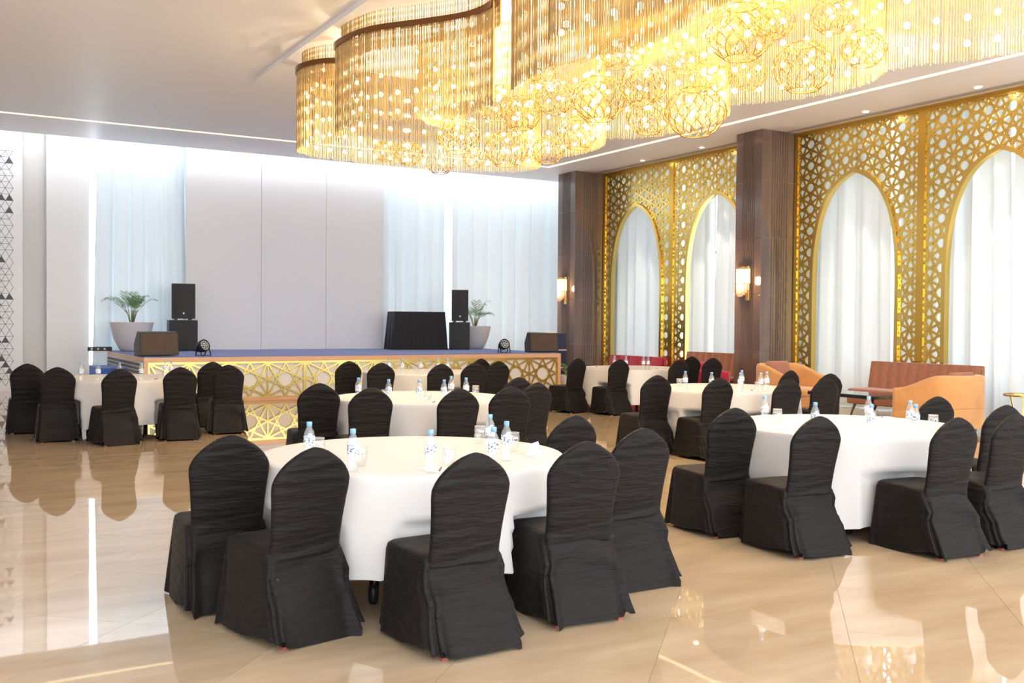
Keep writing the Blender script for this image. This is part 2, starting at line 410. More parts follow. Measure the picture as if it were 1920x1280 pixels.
def sconce(y, label):
    s = empty('wall_sconce', (13.985, y, 2.03), label=label, cat='sconce', group='sconces on the pillars')
    MB().box(-.028, 0, -.11, -.02, 0, .68).build('back_plate', M['gold'], s, bevel=.004)
    MB().box(-.14, -.02, -.09, .06, .640, .665).build('top_bracket', M['gold'], s, bevel=.003)
    def half(r, za, zb, n=14):
        mb = MB(); vs = []
        for z, rr in ((za, r), (zb, r)):
            vs += [Vector((-.03 - rr * math.sin(PI * k / n) * .8, .02 - rr * math.cos(PI * k / n), z)) for k in range(n + 1)]
        mb.add(vs, [(k, k + 1, n + 2 + k, n + 1 + k) for k in range(n)], True)
        mb.add([vs[k] for k in range(n + 1)], [tuple(range(n, -1, -1))]); mb.add([vs[n + 1 + k] for k in range(n + 1)], [tuple(range(n + 1))]); return mb
    half(.17, .34, .62).build('shade', M['sconce_shade'], s)
    half(.172, .325, .338).build('shade_band', M['gold'], s)
    mb = MB()
    for k in range(9):
        a = PI * (k + .5) / 9; L = .10 + .16 * math.sin(a)
        x, yy = -.03 - .14 * math.sin(a) * .8, .02 - .14 * math.cos(a)
        mb.tube([(x, yy, .33), (x, yy, .33 - L)], .024, 6)
    mb.build('bead_fringe', M['sconce_low'], s)
    ld = bpy.data.lights.new('sconce_glow', 'POINT'); ld.energy = 22; ld.color = (1, .62, .30); ld.shadow_soft_size = .08
    lo = bpy.data.objects.new('glow', ld); col.objects.link(lo); lo.parent = s; lo.location = (-.32, .02, .40)
sconce(14.72, 'glowing amber wall sconce on the near marble pillar')
sconce(21.22, 'glowing amber wall sconce on the far marble pillar')

# ------------------------------------------------------------------ curtains and backdrop
def curtain(axis, a0, a1, pos, z0, z1, label, seed, amp=.075, pitch_=.36, group=None, gather=0):
    r = random.Random(seed); ph = [r.uniform(0, 6.3) for _ in range(5)]
    n = int((a1 - a0) / .022); mb = MB()
    def fn(i, j):
        a = a0 + (a1 - a0) * i; z = z0 + (z1 - z0) * j
        k = 2 * PI * a / pitch_; A = amp * (1.0 - .35 * j)
        w = math.sin(k + ph[0] + .9 * math.sin(a * 2.1 + ph[1])) + .45 * math.sin(.53 * k + ph[2] + .25 * (1 - j)) + .25 * math.sin(2.1 * k + ph[3])
        d = pos + A * w
        a2 = a + gather * (j - .5) * (1 - 2 * i) + .02 * math.sin(k + ph[4])
        return Vector((a2, d, z)) if axis == 'x' else Vector((d, a2, z))
    mb.grid(n, 8, fn)
    return tag(mb.build('curtain', M['curtain']), label, 'curtain', group)
g = 'sheer curtains along the back wall'
curtain('x', 3.22, 5.18, 23.63, .02, 5.918, 'pale sheer curtain left of the white backdrop', 1, group=g, gather=.12)
curtain('x', 9.90, 11.93, 23.63, .02, 5.918, 'pale sheer curtain just right of the white backdrop', 2, group=g, pitch_=.42)
curtain('x', 11.97, 15.35, 23.63, .02, 5.918, 'wide pale sheer curtain between right stage speaker and far pillar', 3, group=g, pitch_=.47)
g = 'sheer curtains behind the gold screens'
curtain('y', 18.16, 21.5, 15.28, .02, 5.38, 'sheer curtain behind the arch next to the far pillar', 4, group=g, pitch_=.40)
curtain('y', 15.05, 17.02, 15.28, .02, 5.38, 'sheer curtain behind the arch left of the near pillar', 5, group=g, gather=.1)
curtain('y', 17.08, 18.10, 15.28, .02, 5.38, 'narrow sheer curtain behind the double post left of near pillar', 6, group=g)
curtain('y', 12.33, 14.4, 15.28, .02, 5.38, 'sheer curtain behind the arch right of the near pillar', 7, group=g, pitch_=.44, gather=.08)
curtain('y', 9.95, 12.28, 15.28, .02, 5.38, 'sheer curtain behind the brown sofa and its double gold post', 8, group=g, gather=.14)
curtain('y', 7.6, 9.88, 15.28, .02, 5.38, 'sheer curtain at the right picture edge', 9, group=g)
bd = empty('backdrop_wall', (0, 23.44, 0), label='tall plain white stage backdrop of three flat fabric panels', cat='backdrop')
for a, b in ((5.12, 6.86), (6.86, 8.46), (8.46, 9.98)):
    MB().box(a + .003, b - .003, -.02, .02, .87, 5.9).build('fabric_panel', M['backdrop'], bd, bevel=.006)

# triangle mural on the left end of the back wall
mu = tag(empty('wall_mural', (1.80, 23.895, 0)), 'white wall panel with line pattern of grey triangles', 'mural')
MB().box(-3.0, 0, -.03, 0, 0, 5.75).build('panel', M['paint'], mu)
S = .152; hgt = S * .866; zt = 5.12; r5 = random.Random(21)
line = MB(); fill = MB()
P_ = lambda i, j: (-.17 - (i + (j % 2) * .5) * S, zt - j * hgt)
for j in range(0, 38):
    for i in range(0, 9):
        x, z = P_(i, j)
        nb = [P_(i + 1, j), P_(i + (j % 2), j + 1), P_(i - 1 + (j % 2), j + 1)]
        for k, q in enumerate(nb):
            if q[0] > -.16 or (k == 0 and r5.random() < .12) or r5.random() < .05: continue
            line.bar((x, -.0315, z), (q[0], -.0315, q[1]), .0075, .003, up=Vector((0, 1, 0)))
        if r5.random() < .17:
            a, b = P_(i + (j % 2), j + 1), P_(i - 1 + (j % 2), j + 1)
            if max(a[0], b[0]) <= -.16:
                fill.add([(x, -.034, z), (a[0], -.034, a[1]), (b[0], -.034, b[1]), (x, -.030, z), (a[0], -.030, a[1]), (b[0], -.030, b[1])], [(0, 1, 2), (0, 3, 4, 1), (1, 4, 5, 2), (2, 5, 3, 0)])
tag(line.build('line_pattern', M['dark_print'], mu), kind='stuff')
tag(fill.build('filled_triangles', M['dark_print'], mu), kind='stuff')

# ------------------------------------------------------------------ stage
SX0, SX1, SY0, SY1, SZ = 3.45, 12.56, 19.2, 23.40, .87
stg = empty('stage', (0, 0, 0), label='low stage with blue carpet top and gold star lattice front', cat='stage')
MB().box(SX0 + .03, SX1 - .03, SY0 + .05, SY1, 0, SZ - .03).build('platform', M['stage_white'], stg)
MB().box(SX0 + .02, SX1 - .02, SY0 + .015, SY1, SZ - .03, SZ).build('carpet_top', M['carpet'], stg, bevel=.008)
fr = MB(); fr.box(SX0, SX1, SY0 - .02, SY0 + .06, SZ - .10, SZ - .012).build('top_rail', M['wood'], stg, bevel=.005)
MB().box(SX0, SX1, SY0 - .02, SY0 + .06, 0, .065).build('bottom_rail', M['wood'], stg, bevel=.005)
for x in (SX0, SX1 - .075): MB().box(x, x + .075, SY0 - .021, SY0 + .06, .065, SZ - .10).build('corner_post', M['wood'], stg, bevel=.004)
for x in (SX0, SX1 - .06): MB().box(x, x + .06, SY0 + .06, SY1, SZ - .11, SZ - .012).build('side_rail', M['wood'], stg, bevel=.004)
px0, px1 = SX0 + .075, SX1 - .075; np_ = 6; pw = (px1 - px0) / np_
for k in range(np_):
    a, b = px0 + k * pw, px0 + (k + 1) * pw; z0, z1 = .065, SZ - .10
    pn = MB()
    for x0, x1, za, zb in ((a, a + .035, z0, z1), (b - .035, b, z0, z1), (a + .035, b - .035, z1 - .045, z1), (a + .035, b - .035, z0, z0 + .02)):
        pn.box(x0, x1, SY0, SY0 + .045, za, zb)
    cellx = (pw - .07) / 2; ca, cz = a + .035, z0 + .01; hz = (z1 - .03) - cz
    pn.box(ca + cellx - .014, ca + cellx + .014, SY0 + .006, SY0 + .04, z0, z1)
    for c in range(2):
        u0 = ca + c * cellx; u1 = u0 + cellx; v0, v1 = cz, cz + hz; mu_, mv_ = (u0 + u1) / 2, (v0 + v1) / 2
        for n_, (p, q) in enumerate((((mu_, v1), (u0, v0)), ((mu_, v1), (u1, v0)), ((mu_, v0), (u0, v1)), ((mu_, v0), (u1, v1)), ((u0, mv_), (u1, v1)), ((u0, mv_), (u1, v0)), ((u1, mv_), (u0, v1)), ((u1, mv_), (u0, v0)))):
            pn.bar((p[0], SY0 + .022, p[1]), (q[0], SY0 + .022, q[1]), .034, .022 + .002 * n_, up=Vector((0, 1, 0)))
    pn.build('star_panel', M['stage_gold'], stg)
# left flank: pale board with a dark zigzag print
MB().box(SX0 - .012, SX0 + .03, SY0 + .06, SY1, .05, SZ - .11).build('side_board', M['stage_white'], stg)
zz = MB()
for r_ in range(9):
    for k in range(34):
        y = SY0 + .10 + k * .125; za = .09 + r_ * .075
        if y + .125 > SY1: continue
        zz.bar((SX0 - .014, y, za), (SX0 - .014, y + .0625, za + .055), .022, .006, up=Vector((1, 0, 0)))
        zz.bar((SX0 - .014, y + .0625, za + .055), (SX0 - .014, y + .125, za), .022, .006, up=Vector((1, 0, 0)))
tag(zz.build('zigzag_print', M['dark_print'], stg), kind='stuff')
st = empty('stage_steps', (2.93, 20.9, 0), label='blue carpeted steps at the left end of the stage', cat='steps')
MB().box(.0, .50, .0, 1.4, 0, .60).build('upper_step', M['carpet'], st, bevel=.015)
MB().box(-.40, .0, .0, 1.4, 0, .30).build('lower_step', M['carpet'], st, bevel=.015)

# things on the stage -------------------------------------------------
def frond(mb, base, direction, length, droop, r):
    """arching rachis with thin leaflets on both sides; returns the rachis path"""
    pts = []; d = Vector(direction).normalized(); side = d.cross(Vector((0, 0, 1))).normalized(); p = Vector(base); N = 18
    for k in range(N):
        t = k / (N - 1); pts.append(p.copy()); p = p + (d + Vector((0, 0, -droop * t * t * 2.2))).normalized() * length / (N - 1)
    for k in range(4, N):
        t = k / (N - 1); L = length * .36 * math.sin(PI * min(1, .18 + t * .75)); ax = (pts[k] - pts[k - 1]).normalized()
        for s in (-1, 1):
            e = pts[k] + (side * s * .8 + ax * .85 + Vector((0, 0, r.uniform(-.35, .25)))).normalized() * L
            w = ax * .0065; mid = pts[k].lerp(e, .5) + Vector((0, 0, .012))
            mb.add([pts[k] - w, pts[k] + w, mid + w * 1.4, e, mid - w * 1.4], [(0, 1, 2, 4), (4, 2, 3)], True)
    return pts
def potted_palm(loc, label, s=1.0, seed=1, bowl=True):
    r = random.Random(seed); t = empty('potted_palm', loc, label=label, cat='potted plant')
    H = .56 * s
    MB().lathe([(.0, 0), (.19 * s, 0), (.235 * s, .05 * s), (.33 * s, .25 * s), (.395 * s, H - .02), (.40 * s, H), (.37 * s, H), (.35 * s, H - .05), (.0, H - .06)], 40, cap=False).build('planter', M['planter'], t)
    MB().lathe([(.0, 0), (.355 * s, 0), (.355 * s, .01), (0, .012)], 32, (0, 0, H - .055), cap=False).build('soil', M['soil'], t)
    for k in range(12):
        a = k * 2.4 + r.uniform(-.3, .3); el = r.uniform(.5, 1.35); mb = MB()
        L = r.uniform(.42, .62) * s
        b = Vector((.03 * math.cos(a), .03 * math.sin(a), H - .04)); top = b + Vector((math.cos(a) * .06, math.sin(a) * .06, .20 * s))
        path = frond(mb, top, (math.cos(a) * math.cos(el), math.sin(a) * math.cos(el), math.sin(el)), L, .55, r)
        o = mb.build('frond', M['leaf'], t)
        MB().tube([b] + path[:14], [.009] * 4 + [.004] * 11, 5).build('stalk', M['stem'], o)
    return t
p = at_y(247, 640, 22.7); potted_palm((p.x, 22.7, SZ), 'small palm in a wide pale tapered planter at the left of the stage', 1.12, 3)
p = at_y(890, 640, 22.75); potted_palm((p.x, 22.75, SZ), 'palm in pale planter half hidden behind the right stage speaker', 1.05, 8)
potted_palm((12.92, 19.42, 0), 'small potted plant on the floor at the right end of the stage', .62, 12)

def pa_speaker(x, y, rz, label_top, label_sub, w=.52):
    s = empty('subwoofer', (x, y, SZ), rz, label=label_sub, cat='speaker')
    MB().box(-w / 2, w / 2, -.02, .60, .02, .68).build('cabinet', M['black_plastic'], s, bevel=.012)
    MB().box(-w / 2 + .02, w / 2 - .02, -.032, -.018, .04, .66).build('grille', M['grille'], s, bevel=.006)
    for sx in (-1, 1):
        for yy in (.04, .52): MB().lathe([(.025, 0), (.025, .021)], 10, (sx * (w / 2 - .05), yy, 0)).build('foot', M['black_plastic'], s)
    t = empty('loudspeaker', (x, y, SZ + .681), rz, label=label_top, cat='speaker')
    mb = MB(); W = w * .84; fr_ = [(-W / 2, 0), (W / 2, 0), (W * .36, .40), (-W * .36, .40)]
    vs = [Vector((a, b, z)) for z in (.03, .80) for a, b in fr_]
    mb.add(vs, [(3, 2, 1, 0), (4, 5, 6, 7), (0, 1, 5, 4), (1, 2, 6, 5), (2, 3, 7, 6), (3, 0, 4, 7)]).build('cabinet', M['black_plastic'], t, bevel=.012)
    MB().grid(9, 2, lambda i, j: Vector((-W / 2 + .02 + (W - .04) * i, -.004 - .028 * math.sin(PI * i), .05 + .73 * j))).build('grille', M['grille'], t)
    MB().box(-.018, .018, -.036, -.028, .13, .165).build('badge', M['paint'], t)
    for sx in (-1, 1): MB().box(sx * W * .3 - .03, sx * W * .3 + .03, .04, .3, 0, .031).build('foot', M['black_plastic'], t)
p = at_y(344, 640, 22.6); pa_speaker(p.x, 22.6, -.12, 'black loudspeaker stacked on a subwoofer beside the left planter', 'black subwoofer under the left stage loudspeaker', .60)
p = at_y(862, 640, 22.0); pa_speaker(p.x, 22.0, -.42, 'black loudspeaker stacked on a subwoofer right of the draped table', 'black subwoofer under the right stage loudspeaker', .50)

def floor_monitor(x, y, rz, label, mface, w=.72):
    t = empty('stage_monitor', (x, y, SZ), rz, label=label, cat='speaker')
    prof = [(0, 0), (.50, 0), (.56, .20), (.36, .46), (.12, .46)]        # (depth, height): sloped face towards -y
    prof = [(0, .02), (.52, 0), (.56, .22), (.30, .47), (.10, .45)]
    vs = [Vector((sx * w / 2, d, z)) for sx in (-1, 1) for d, z in prof]; n = len(prof)
    MB().add(vs, [tuple(range(n)), tuple(range(2 * n - 1, n - 1, -1))] + [(k, n + k, n + (k + 1) % n, (k + 1) % n) for k in range(n)]).build('cabinet', M['black_plastic'], t, bevel=.01)
    a, b = Vector((0, 0, .02)), Vector((0, .10, .45)); nrm = Vector((0, -.43, .10)).normalized()
    g0, g1 = a.lerp(b, .05) + nrm * .006, a.lerp(b, .95) + nrm * .006
    mb = MB(); mb.bar(g0, g1, w - .05, .014, up=Vector((0, -1, 0))).build('grille', mface, t)
    MB().box(w * .36, w * .375, .052, .062, .22, .30).build('badge', M['gold'], t)
p = at_y(300, 660, 19.45); floor_monitor(p.x, 19.42, .06, 'brown fronted wedge stage monitor at the left front corner of the stage', M['brown_box'], .70)
p = at_y(1018, 660, 19.4); floor_monitor(p.x + .03, 19.38, -.30, 'dark wedge stage monitor at the right front corner of the stage', M['brown_box'], .68)
cs = empty('equipment_case', (13.22, 20.5, 0), label='tall dark blue equipment case behind the right stage end', cat='case')
MB().box(-.36, .36, 0, .5, .02, 1.30).build('body', M['navy_box'], cs, bevel=.012)
for z in (.45, .88): MB().box(-.365, .365, -.006, .506, z, z + .025).build('edge_strip', M['aluminium'], cs)
fl = empty('power_strip', (at_y(196, 650, 23.0).x - .12, 23.1, SZ), label='short black bar with three pale sockets left of the planter', cat='power strip')
MB().box(-.2, .28, -.05, .05, .0, .09).build('housing', M['black_plastic'], fl, bevel=.006)
for k in range(3): MB().lathe([(.022, 0), (.022, .006)], 12, M=Matrix.Translation((-.13 + k * .13, -.05, .045)) @ Matrix.Rotation(PI / 2, 4, 'X')).build('socket', M['paper'], fl)

def par_light(x, y, rz, label, tiltx=-.35):
    t = empty('par_light', (x, y, SZ), rz, label=label, cat='stage light')
    Mh = Matrix.Translation((0, 0, .19)) @ Matrix.Rotation(PI / 2 + tiltx, 4, 'X')
    MB().lathe([(.0, -.16), (.075, -.15), (.105, -.08), (.118, 0), (.118, .055), (.108, .06), (.105, .04), (0, .038)], 24, M=Mh, cap=False).build('housing', M['black_plastic'], t)
    for k in range(19):
        r_, a = (0, 0) if k == 0 else ((.042, k * PI / 3) if k < 7 else (.083, k * PI / 6))
        MB().lathe([(.016, .04), (.014, .048), (0, .05)], 8, (r_ * math.cos(a), r_ * math.sin(a), 0), M=Mh).build('lens', M['paper'], t)
    yk = MB()
    for s in (-1, 1): yk.bar((s * .128, 0, .20), (s * .11, .09, .005), .02, .012); yk.bar((s * .128, 0, .20), (s * .11, -.09, .005), .02, .012)
    yk.bar((-.11, .09, .008), (.11, .09, .008), .016, .012); yk.bar((-.11, -.09, .008), (.11, -.09, .008), .016, .012)
    yk.build('yoke', M['black_plastic'], t)
p = at_y(381, 660, 19.6); par_light(p.x, 19.6, .5, 'black round stage light beside the left wedge monitor')
p = at_y(945, 660, 19.55); par_light(p.x, 19.55, -.1, 'black round stage light left of the right wedge monitor')

# draped table on the stage
pl, pr = at_y(731, 650, 22.5), at_y(828, 650, 22.5)
dt = empty('draped_table', ((pl.x + pr.x) / 2, 22.5, SZ), -.1, label='small table on stage covered to the floor by a black pleated drape', cat='table')
w2, d2, hh = (pr.x - pl.x) / 2 - .06, .32, .93
MB().box(-w2, w2, -d2, d2, hh - .03, hh).build('table_top', M['drape'], dt, bevel=.01)
def dr(i, j):
    a = 2 * PI * i; ca, sa = math.cos(a), math.sin(a); q = 1 / max(abs(ca) / w2, abs(sa) / d2)
    k = (1 - j); fl_ = 1 + .10 * k + .030 * k * math.sin(a * 23 + 2 * math.sin(3 * a))
    return Vector((ca * q * fl_, sa * q * fl_, hh * j + .003 * (1 - j)))
MB().grid(240, 8, dr, wrap=True).build('drape', M['drape'], dt)

# ------------------------------------------------------------------ chandelier
ZS = 5.28
ch = empty('chandelier', (6.2, 9.0, ZS), label='huge gold crystal strand chandelier with wire globes under the ceiling', cat='chandelier')
def CB(mb, name, m_, parent=ch): 
    o = mb.build(name, m_, parent)
    if parent is ch: o.location = -Vector(ch.location)
    return o
CB(MB().box(4.43, 8.55, 2.2, 15.55, ZS, ZC - .001), 'ceiling_plate', M['ceiling'])
ribbons = [   # plan curves of the strand curtains: (points, bottom height, rail height or None)
    ([(5.5, 14.05), (4.95, 14.0), (4.58, 13.75), (4.47, 13.4), (4.58, 13.0), (4.80, 12.75)], 3.92, 5.04),
    ([(4.72, 12.35), (4.50, 12.05), (4.60, 11.25), (5.02, 10.6), (5.32, 10.1), (5.38, 9.62), (5.25, 9.35)], 3.92, 5.04),
    ([(5.45, 8.95), (5.18, 8.88), (5.05, 8.35), (5.02, 7.75), (5.24, 6.9), (5.24, 6.4), (5.10, 5.9), (5.05, 5.2), (5.3, 4.4), (5.1, 3.6)], 3.90, None),
    ([(4.62, 7.25), (4.52, 6.95), (4.74, 6.35), (4.92, 5.6), (4.80, 4.8), (4.95, 4.0)], 3.92, 5.04),
    ([(5.5, 14.05), (6.4, 14.1), (7.3, 13.9), (7.9, 13.55), (8.08, 13.2), (7.95, 12.75), (7.55, 12.35)], 3.90, None),
    ([(7.45, 12.5), (7.85, 12.1), (7.95, 11.5), (7.8, 10.9), (7.45, 10.45)], 3.92, None),
    ([(7.35, 10.5), (7.85, 10.1), (8.0, 9.4), (7.85, 8.6), (7.40, 8.1)], 3.90, None),
    ([(7.35, 8.2), (7.70, 7.75), (7.93, 7.2), (7.90, 6.7), (7.68, 6.28)], 3.90, None),
    ([(7.60, 6.5), (7.74, 5.95), (8.0, 5.5), (8.05, 5.0), (7.9, 4.3), (7.4, 3.6)], 3.90, None),
    ([(6.9, 13.2), (6.2, 12.9), (5.7, 12.2), (5.9, 11.3), (6.3, 10.6)], 4.35, None),
    ([(7.3, 9.6), (6.9, 8.6), (7.2, 7.6), (6.9, 6.8), (7.1, 5.8)], 4.45, None),
    ([(5.9, 9.3), (6.1, 8.4), (5.9, 7.4), (6.2, 6.5), (6.0, 5.4)], 4.45, None)]
bulb_pts = []
for pts, zb, zr in ribbons:
    path = spline([Vector((x, y, 0)) for x, y in pts], 8)
    mb = MB(); rr = random.Random(len(pts) * 7 + int(zb * 100))
    fine = resample(path, .023)
    tiers = [(ZS, zb, 0.0)] if zr is None else [(ZS, zr - .25, .05), (zr, zb, -.02)]
    for zt_, z_b, off in tiers:
        for k, p in enumerate(fine):
            d = (fine[min(k + 1, len(fine) - 1)] - fine[max(k - 1, 0)]).normalized(); nrm = Vector((-d.y, d.x, 0)) * off
            j = p + nrm + Vector((rr.uniform(-.004, .004), rr.uniform(-.004, .004), 0)); bz = z_b + rr.uniform(0, .025)
            n = 14; r0 = .0075; vs = []
            for q in range(n):
                z = bz + (zt_ - bz) * q / (n - 1); r1 = r0 * (1.15 if q % 2 else .7)
                vs += [(j.x + r1 * math.cos(a), j.y + r1 * math.sin(a), z) for a in (0.5, 2.6, 4.7)]
            mb.add(vs, [(q * 3 + e, q * 3 + (e + 1) % 3, q * 3 + 3 + (e + 1) % 3, q * 3 + 3 + e) for q in range(n - 1) for e in range(3)], True)
    tag(CB(mb, 'strand_curtain', M['strand']), kind='stuff')
    if zr is not None:
        rp = resample(path, .06); vs = []
        for k, p in enumerate(rp):
            d = (rp[min(k + 1, len(rp) - 1)] - rp[max(k - 1, 0)]).normalized(); nn = Vector((-d.y, d.x, 0))
            for dn, z in ((-.05, zr - .035), (.025, zr - .035), (.025, zr + .035), (-.05, zr + .035)): vs.append(p + nn * dn + Vector((0, 0, z)))
        L = len(rp)
        CB(MB().add(vs, [(k * 4 + e, k * 4 + (e + 1) % 4, k * 4 + 4 + (e + 1) % 4, k * 4 + 4 + e) for k in range(L - 1) for e in range(4)] + [(3, 2, 1, 0), tuple(L * 4 - 4 + e for e in range(4))]), 'bronze_rail', M['rail'])
    for k, p in enumerate(resample(path, .25)):
        c = Vector((6.3, p.y, 0)); inn = (c - p).normalized() * .10
        for q in range(5):
            bulb_pts.append(p + inn + Vector((0, 0, zb + .14 + q * .225)))
bm_ = MB().lathe([(0, -.03), (.018, -.024), (.029, -.008), (.029, .008), (.018, .024), (0, .032)], 10, cap=False).mesh('bulb'); bm_.materials.append(M['bulb'])
bulb_pts.sort(key=lambda p: (W2C @ (p - Vector((0, 0, CAM_H)))).length if (W2C @ (p - Vector((0, 0, CAM_H)))).y / max(.1, (W2C @ (p - Vector((0, 0, CAM_H)))).z) > -.345 else 99)
for p in bulb_pts[:270]:
    o = bpy.data.objects.new('bulb', bm_); col.objects.link(o); o.parent = ch; o.location = p - Vector(ch.location)
mb = MB()
for p in bulb_pts[270:]: mb.lathe([(0, -.03), (.018, -.024), (.029, -.008), (.029, .008), (.018, .024), (0, .032)], 8, p, cap=False)
tag(CB(mb, 'further_bulbs', M['bulb']), kind='stuff')
# wire globes: crossing spiral wires between a small top ring and a bottom ring
def globe_mesh(R, Hh):
    mb = MB(); n = 14
    rad = lambda t: R * (math.sin(PI * (.13 + .74 * t)) ** .8)
    for s in (-1, 1):
        for k in range(n):
            mb.tube([(rad(t) * math.cos(2 * PI * k / n + s * t * 1.5), rad(t) * math.sin(2 * PI * k / n + s * t * 1.5), -Hh * t) for t in [q / 12 for q in range(13)]], .0048, 4)
    for t in (0, 1): mb.tube([(rad(t) * math.cos(2 * PI * k / 24), rad(t) * math.sin(2 * PI * k / 24), -Hh * t) for k in range(24)], .006, 5, closed=True)
    return mb
gm = globe_mesh(.30, .44).mesh('wire_globe'); gm.materials.append(M['wire'])
GL = [(1389, 61, 6.3), (1507, 126, 6.9), (1620, 92, 6.9), (1403, 139, 7.3), (1332, 145, 7.3), (1304, 210, 7.2), (1216, 218, 7.3), (1280, 112, 6.6), (1205, 160, 6.3), (1123, 186, 6.3), (1041, 183, 6.0), (977, 212, 6.1), (1083, 250, 7.4), (1027, 282, 7.4), (950, 279, 6.9), (859, 256, 6.3), (825, 305, 7.1), (890, 296, 7.2), (767, 288, 6.4), (722, 284, 6.0), (1450, 40, 6.2), (1560, 30, 6.4), (1160, 100, 5.9), (1010, 130, 5.9), (930, 200, 6.4)]
RADS = [65, 58, 42, 35, 40, 58, 42, 32, 45, 52, 38, 40, 38, 31, 42, 40, 27, 22, 26, 23, 40, 40, 36, 34, 34]
for (gx, gy, X), rp_ in zip(GL, RADS):
    d = ray(gx, gy); t_ = X / d.x; c = Vector((X, d.y * t_, CAM_H + d.z * t_)); dep = (W2C @ (c - Vector((0, 0, CAM_H)))).z
    s = rp_ * dep / 1875.3 / .30
    o = bpy.data.objects.new('wire_globe', gm); col.objects.link(o); o.parent = ch; o.location = c + Vector((0, 0, .22 * s)) - Vector(ch.location); o.scale = (s, s, s)
    o.rotation_euler.z = rnd.uniform(0, 6)
    for e in range(2):
        b = bpy.data.objects.new('globe_bulb', bm_); col.objects.link(b); b.parent = o; b.location = (rnd.uniform(-.08, .08), rnd.uniform(-.08, .08), -.10 - .14 * e)
    w = MB().tube([(0, 0, 0), (0, 0, (ZS - c.z - .22 * s) / s)], .004, 5).build('hanger_wire', M['wire'], o)
for x, y in ((5.2, 13.2), (7.2, 13.2), (5.6, 11.2), (7.2, 11.2), (5.9, 9.2), (7.3, 9.0), (5.7, 7.0), (7.2, 6.8), (5.8, 5.0), (7.2, 4.8), (6.3, 12.2), (6.4, 8.0)):
    ld = bpy.data.lights.new('chandelier_glow', 'POINT'); ld.energy = 52; ld.color = (1, .80, .53); ld.shadow_soft_size = .06
    lo = bpy.data.objects.new('glow', ld); col.objects.link(lo); lo.parent = ch; lo.location = Vector((x, y, 4.35)) - Vector(ch.location)

# ------------------------------------------------------------------ banquet tables with cloths
TAB = dict(A=(2.59, 5.61, .22), B=(6.46, 5.64, .10), C=(4.58, 9.75, .16), D=(8.74, 9.57, .14), E=(11.07, 14.53, .14), F=(2.30, 14.66, .16), G=(6.92, 14.68, .15))
TDESC = dict(A='nearest table', B='table at the right edge', C='middle table behind the nearest', D='table before the near pillar', E='far right table', F='far left table', G='far centre table')
ZT = .76; RT = .915
SEATS = dict(
    A=[(1.425, 5.43), (1.65, 4.73), (2.26, 4.20), (3.00, 4.33), (3.68, 4.73), (3.77, 5.59)],
    B=[(5.19, 5.57), (5.25, 4.81), (6.06, 4.33), (6.71, 4.33), (7.36, 4.83), (7.67, 5.68)],
    C=[(3.375, 9.52), (3.60, 8.73), (4.29, 8.27), (4.86, 8.30), (5.44, 8.76), (5.77, 9.68)],
    D=[(7.56, 9.44), (7.88, 8.71), (8.49, 8.23), (9.09, 8.22), (9.92, 8.91), (10.06, 9.72)],
    E=[(9.80, 14.43), (10.20, 13.75), (11.03, 13.18), (12.30, 13.77), (12.43, 14.50)],
    F=[(1.20, 15.08), (1.45, 13.89), (2.09, 13.20), (2.86, 13.38), (3.60, 13.84), (3.64, 14.90)],
    G=[(5.61, 14.50), (5.83, 13.75), (6.53, 13.17), (7.15, 13.29), (7.83, 13.76), (8.07, 14.78)])
FACE = dict(A=[87, 101, 93, 84, 88, 96])    # facing of the nearest chairs, degrees; all others face the stage too
SEAT_BOX = {}
for key, seats in SEATS.items():         # (x, y, facing) of every chair; the measured points are the tops of the backs
    SEAT_BOX[key] = []
    for k, (x, y) in enumerate(seats):
        f0 = math.radians(FACE[key][k] if key in FACE else 90 + rnd.uniform(-9, 9))
        SEAT_BOX[key].append((x + math.cos(f0) * .105, y + math.sin(f0) * .105, f0))
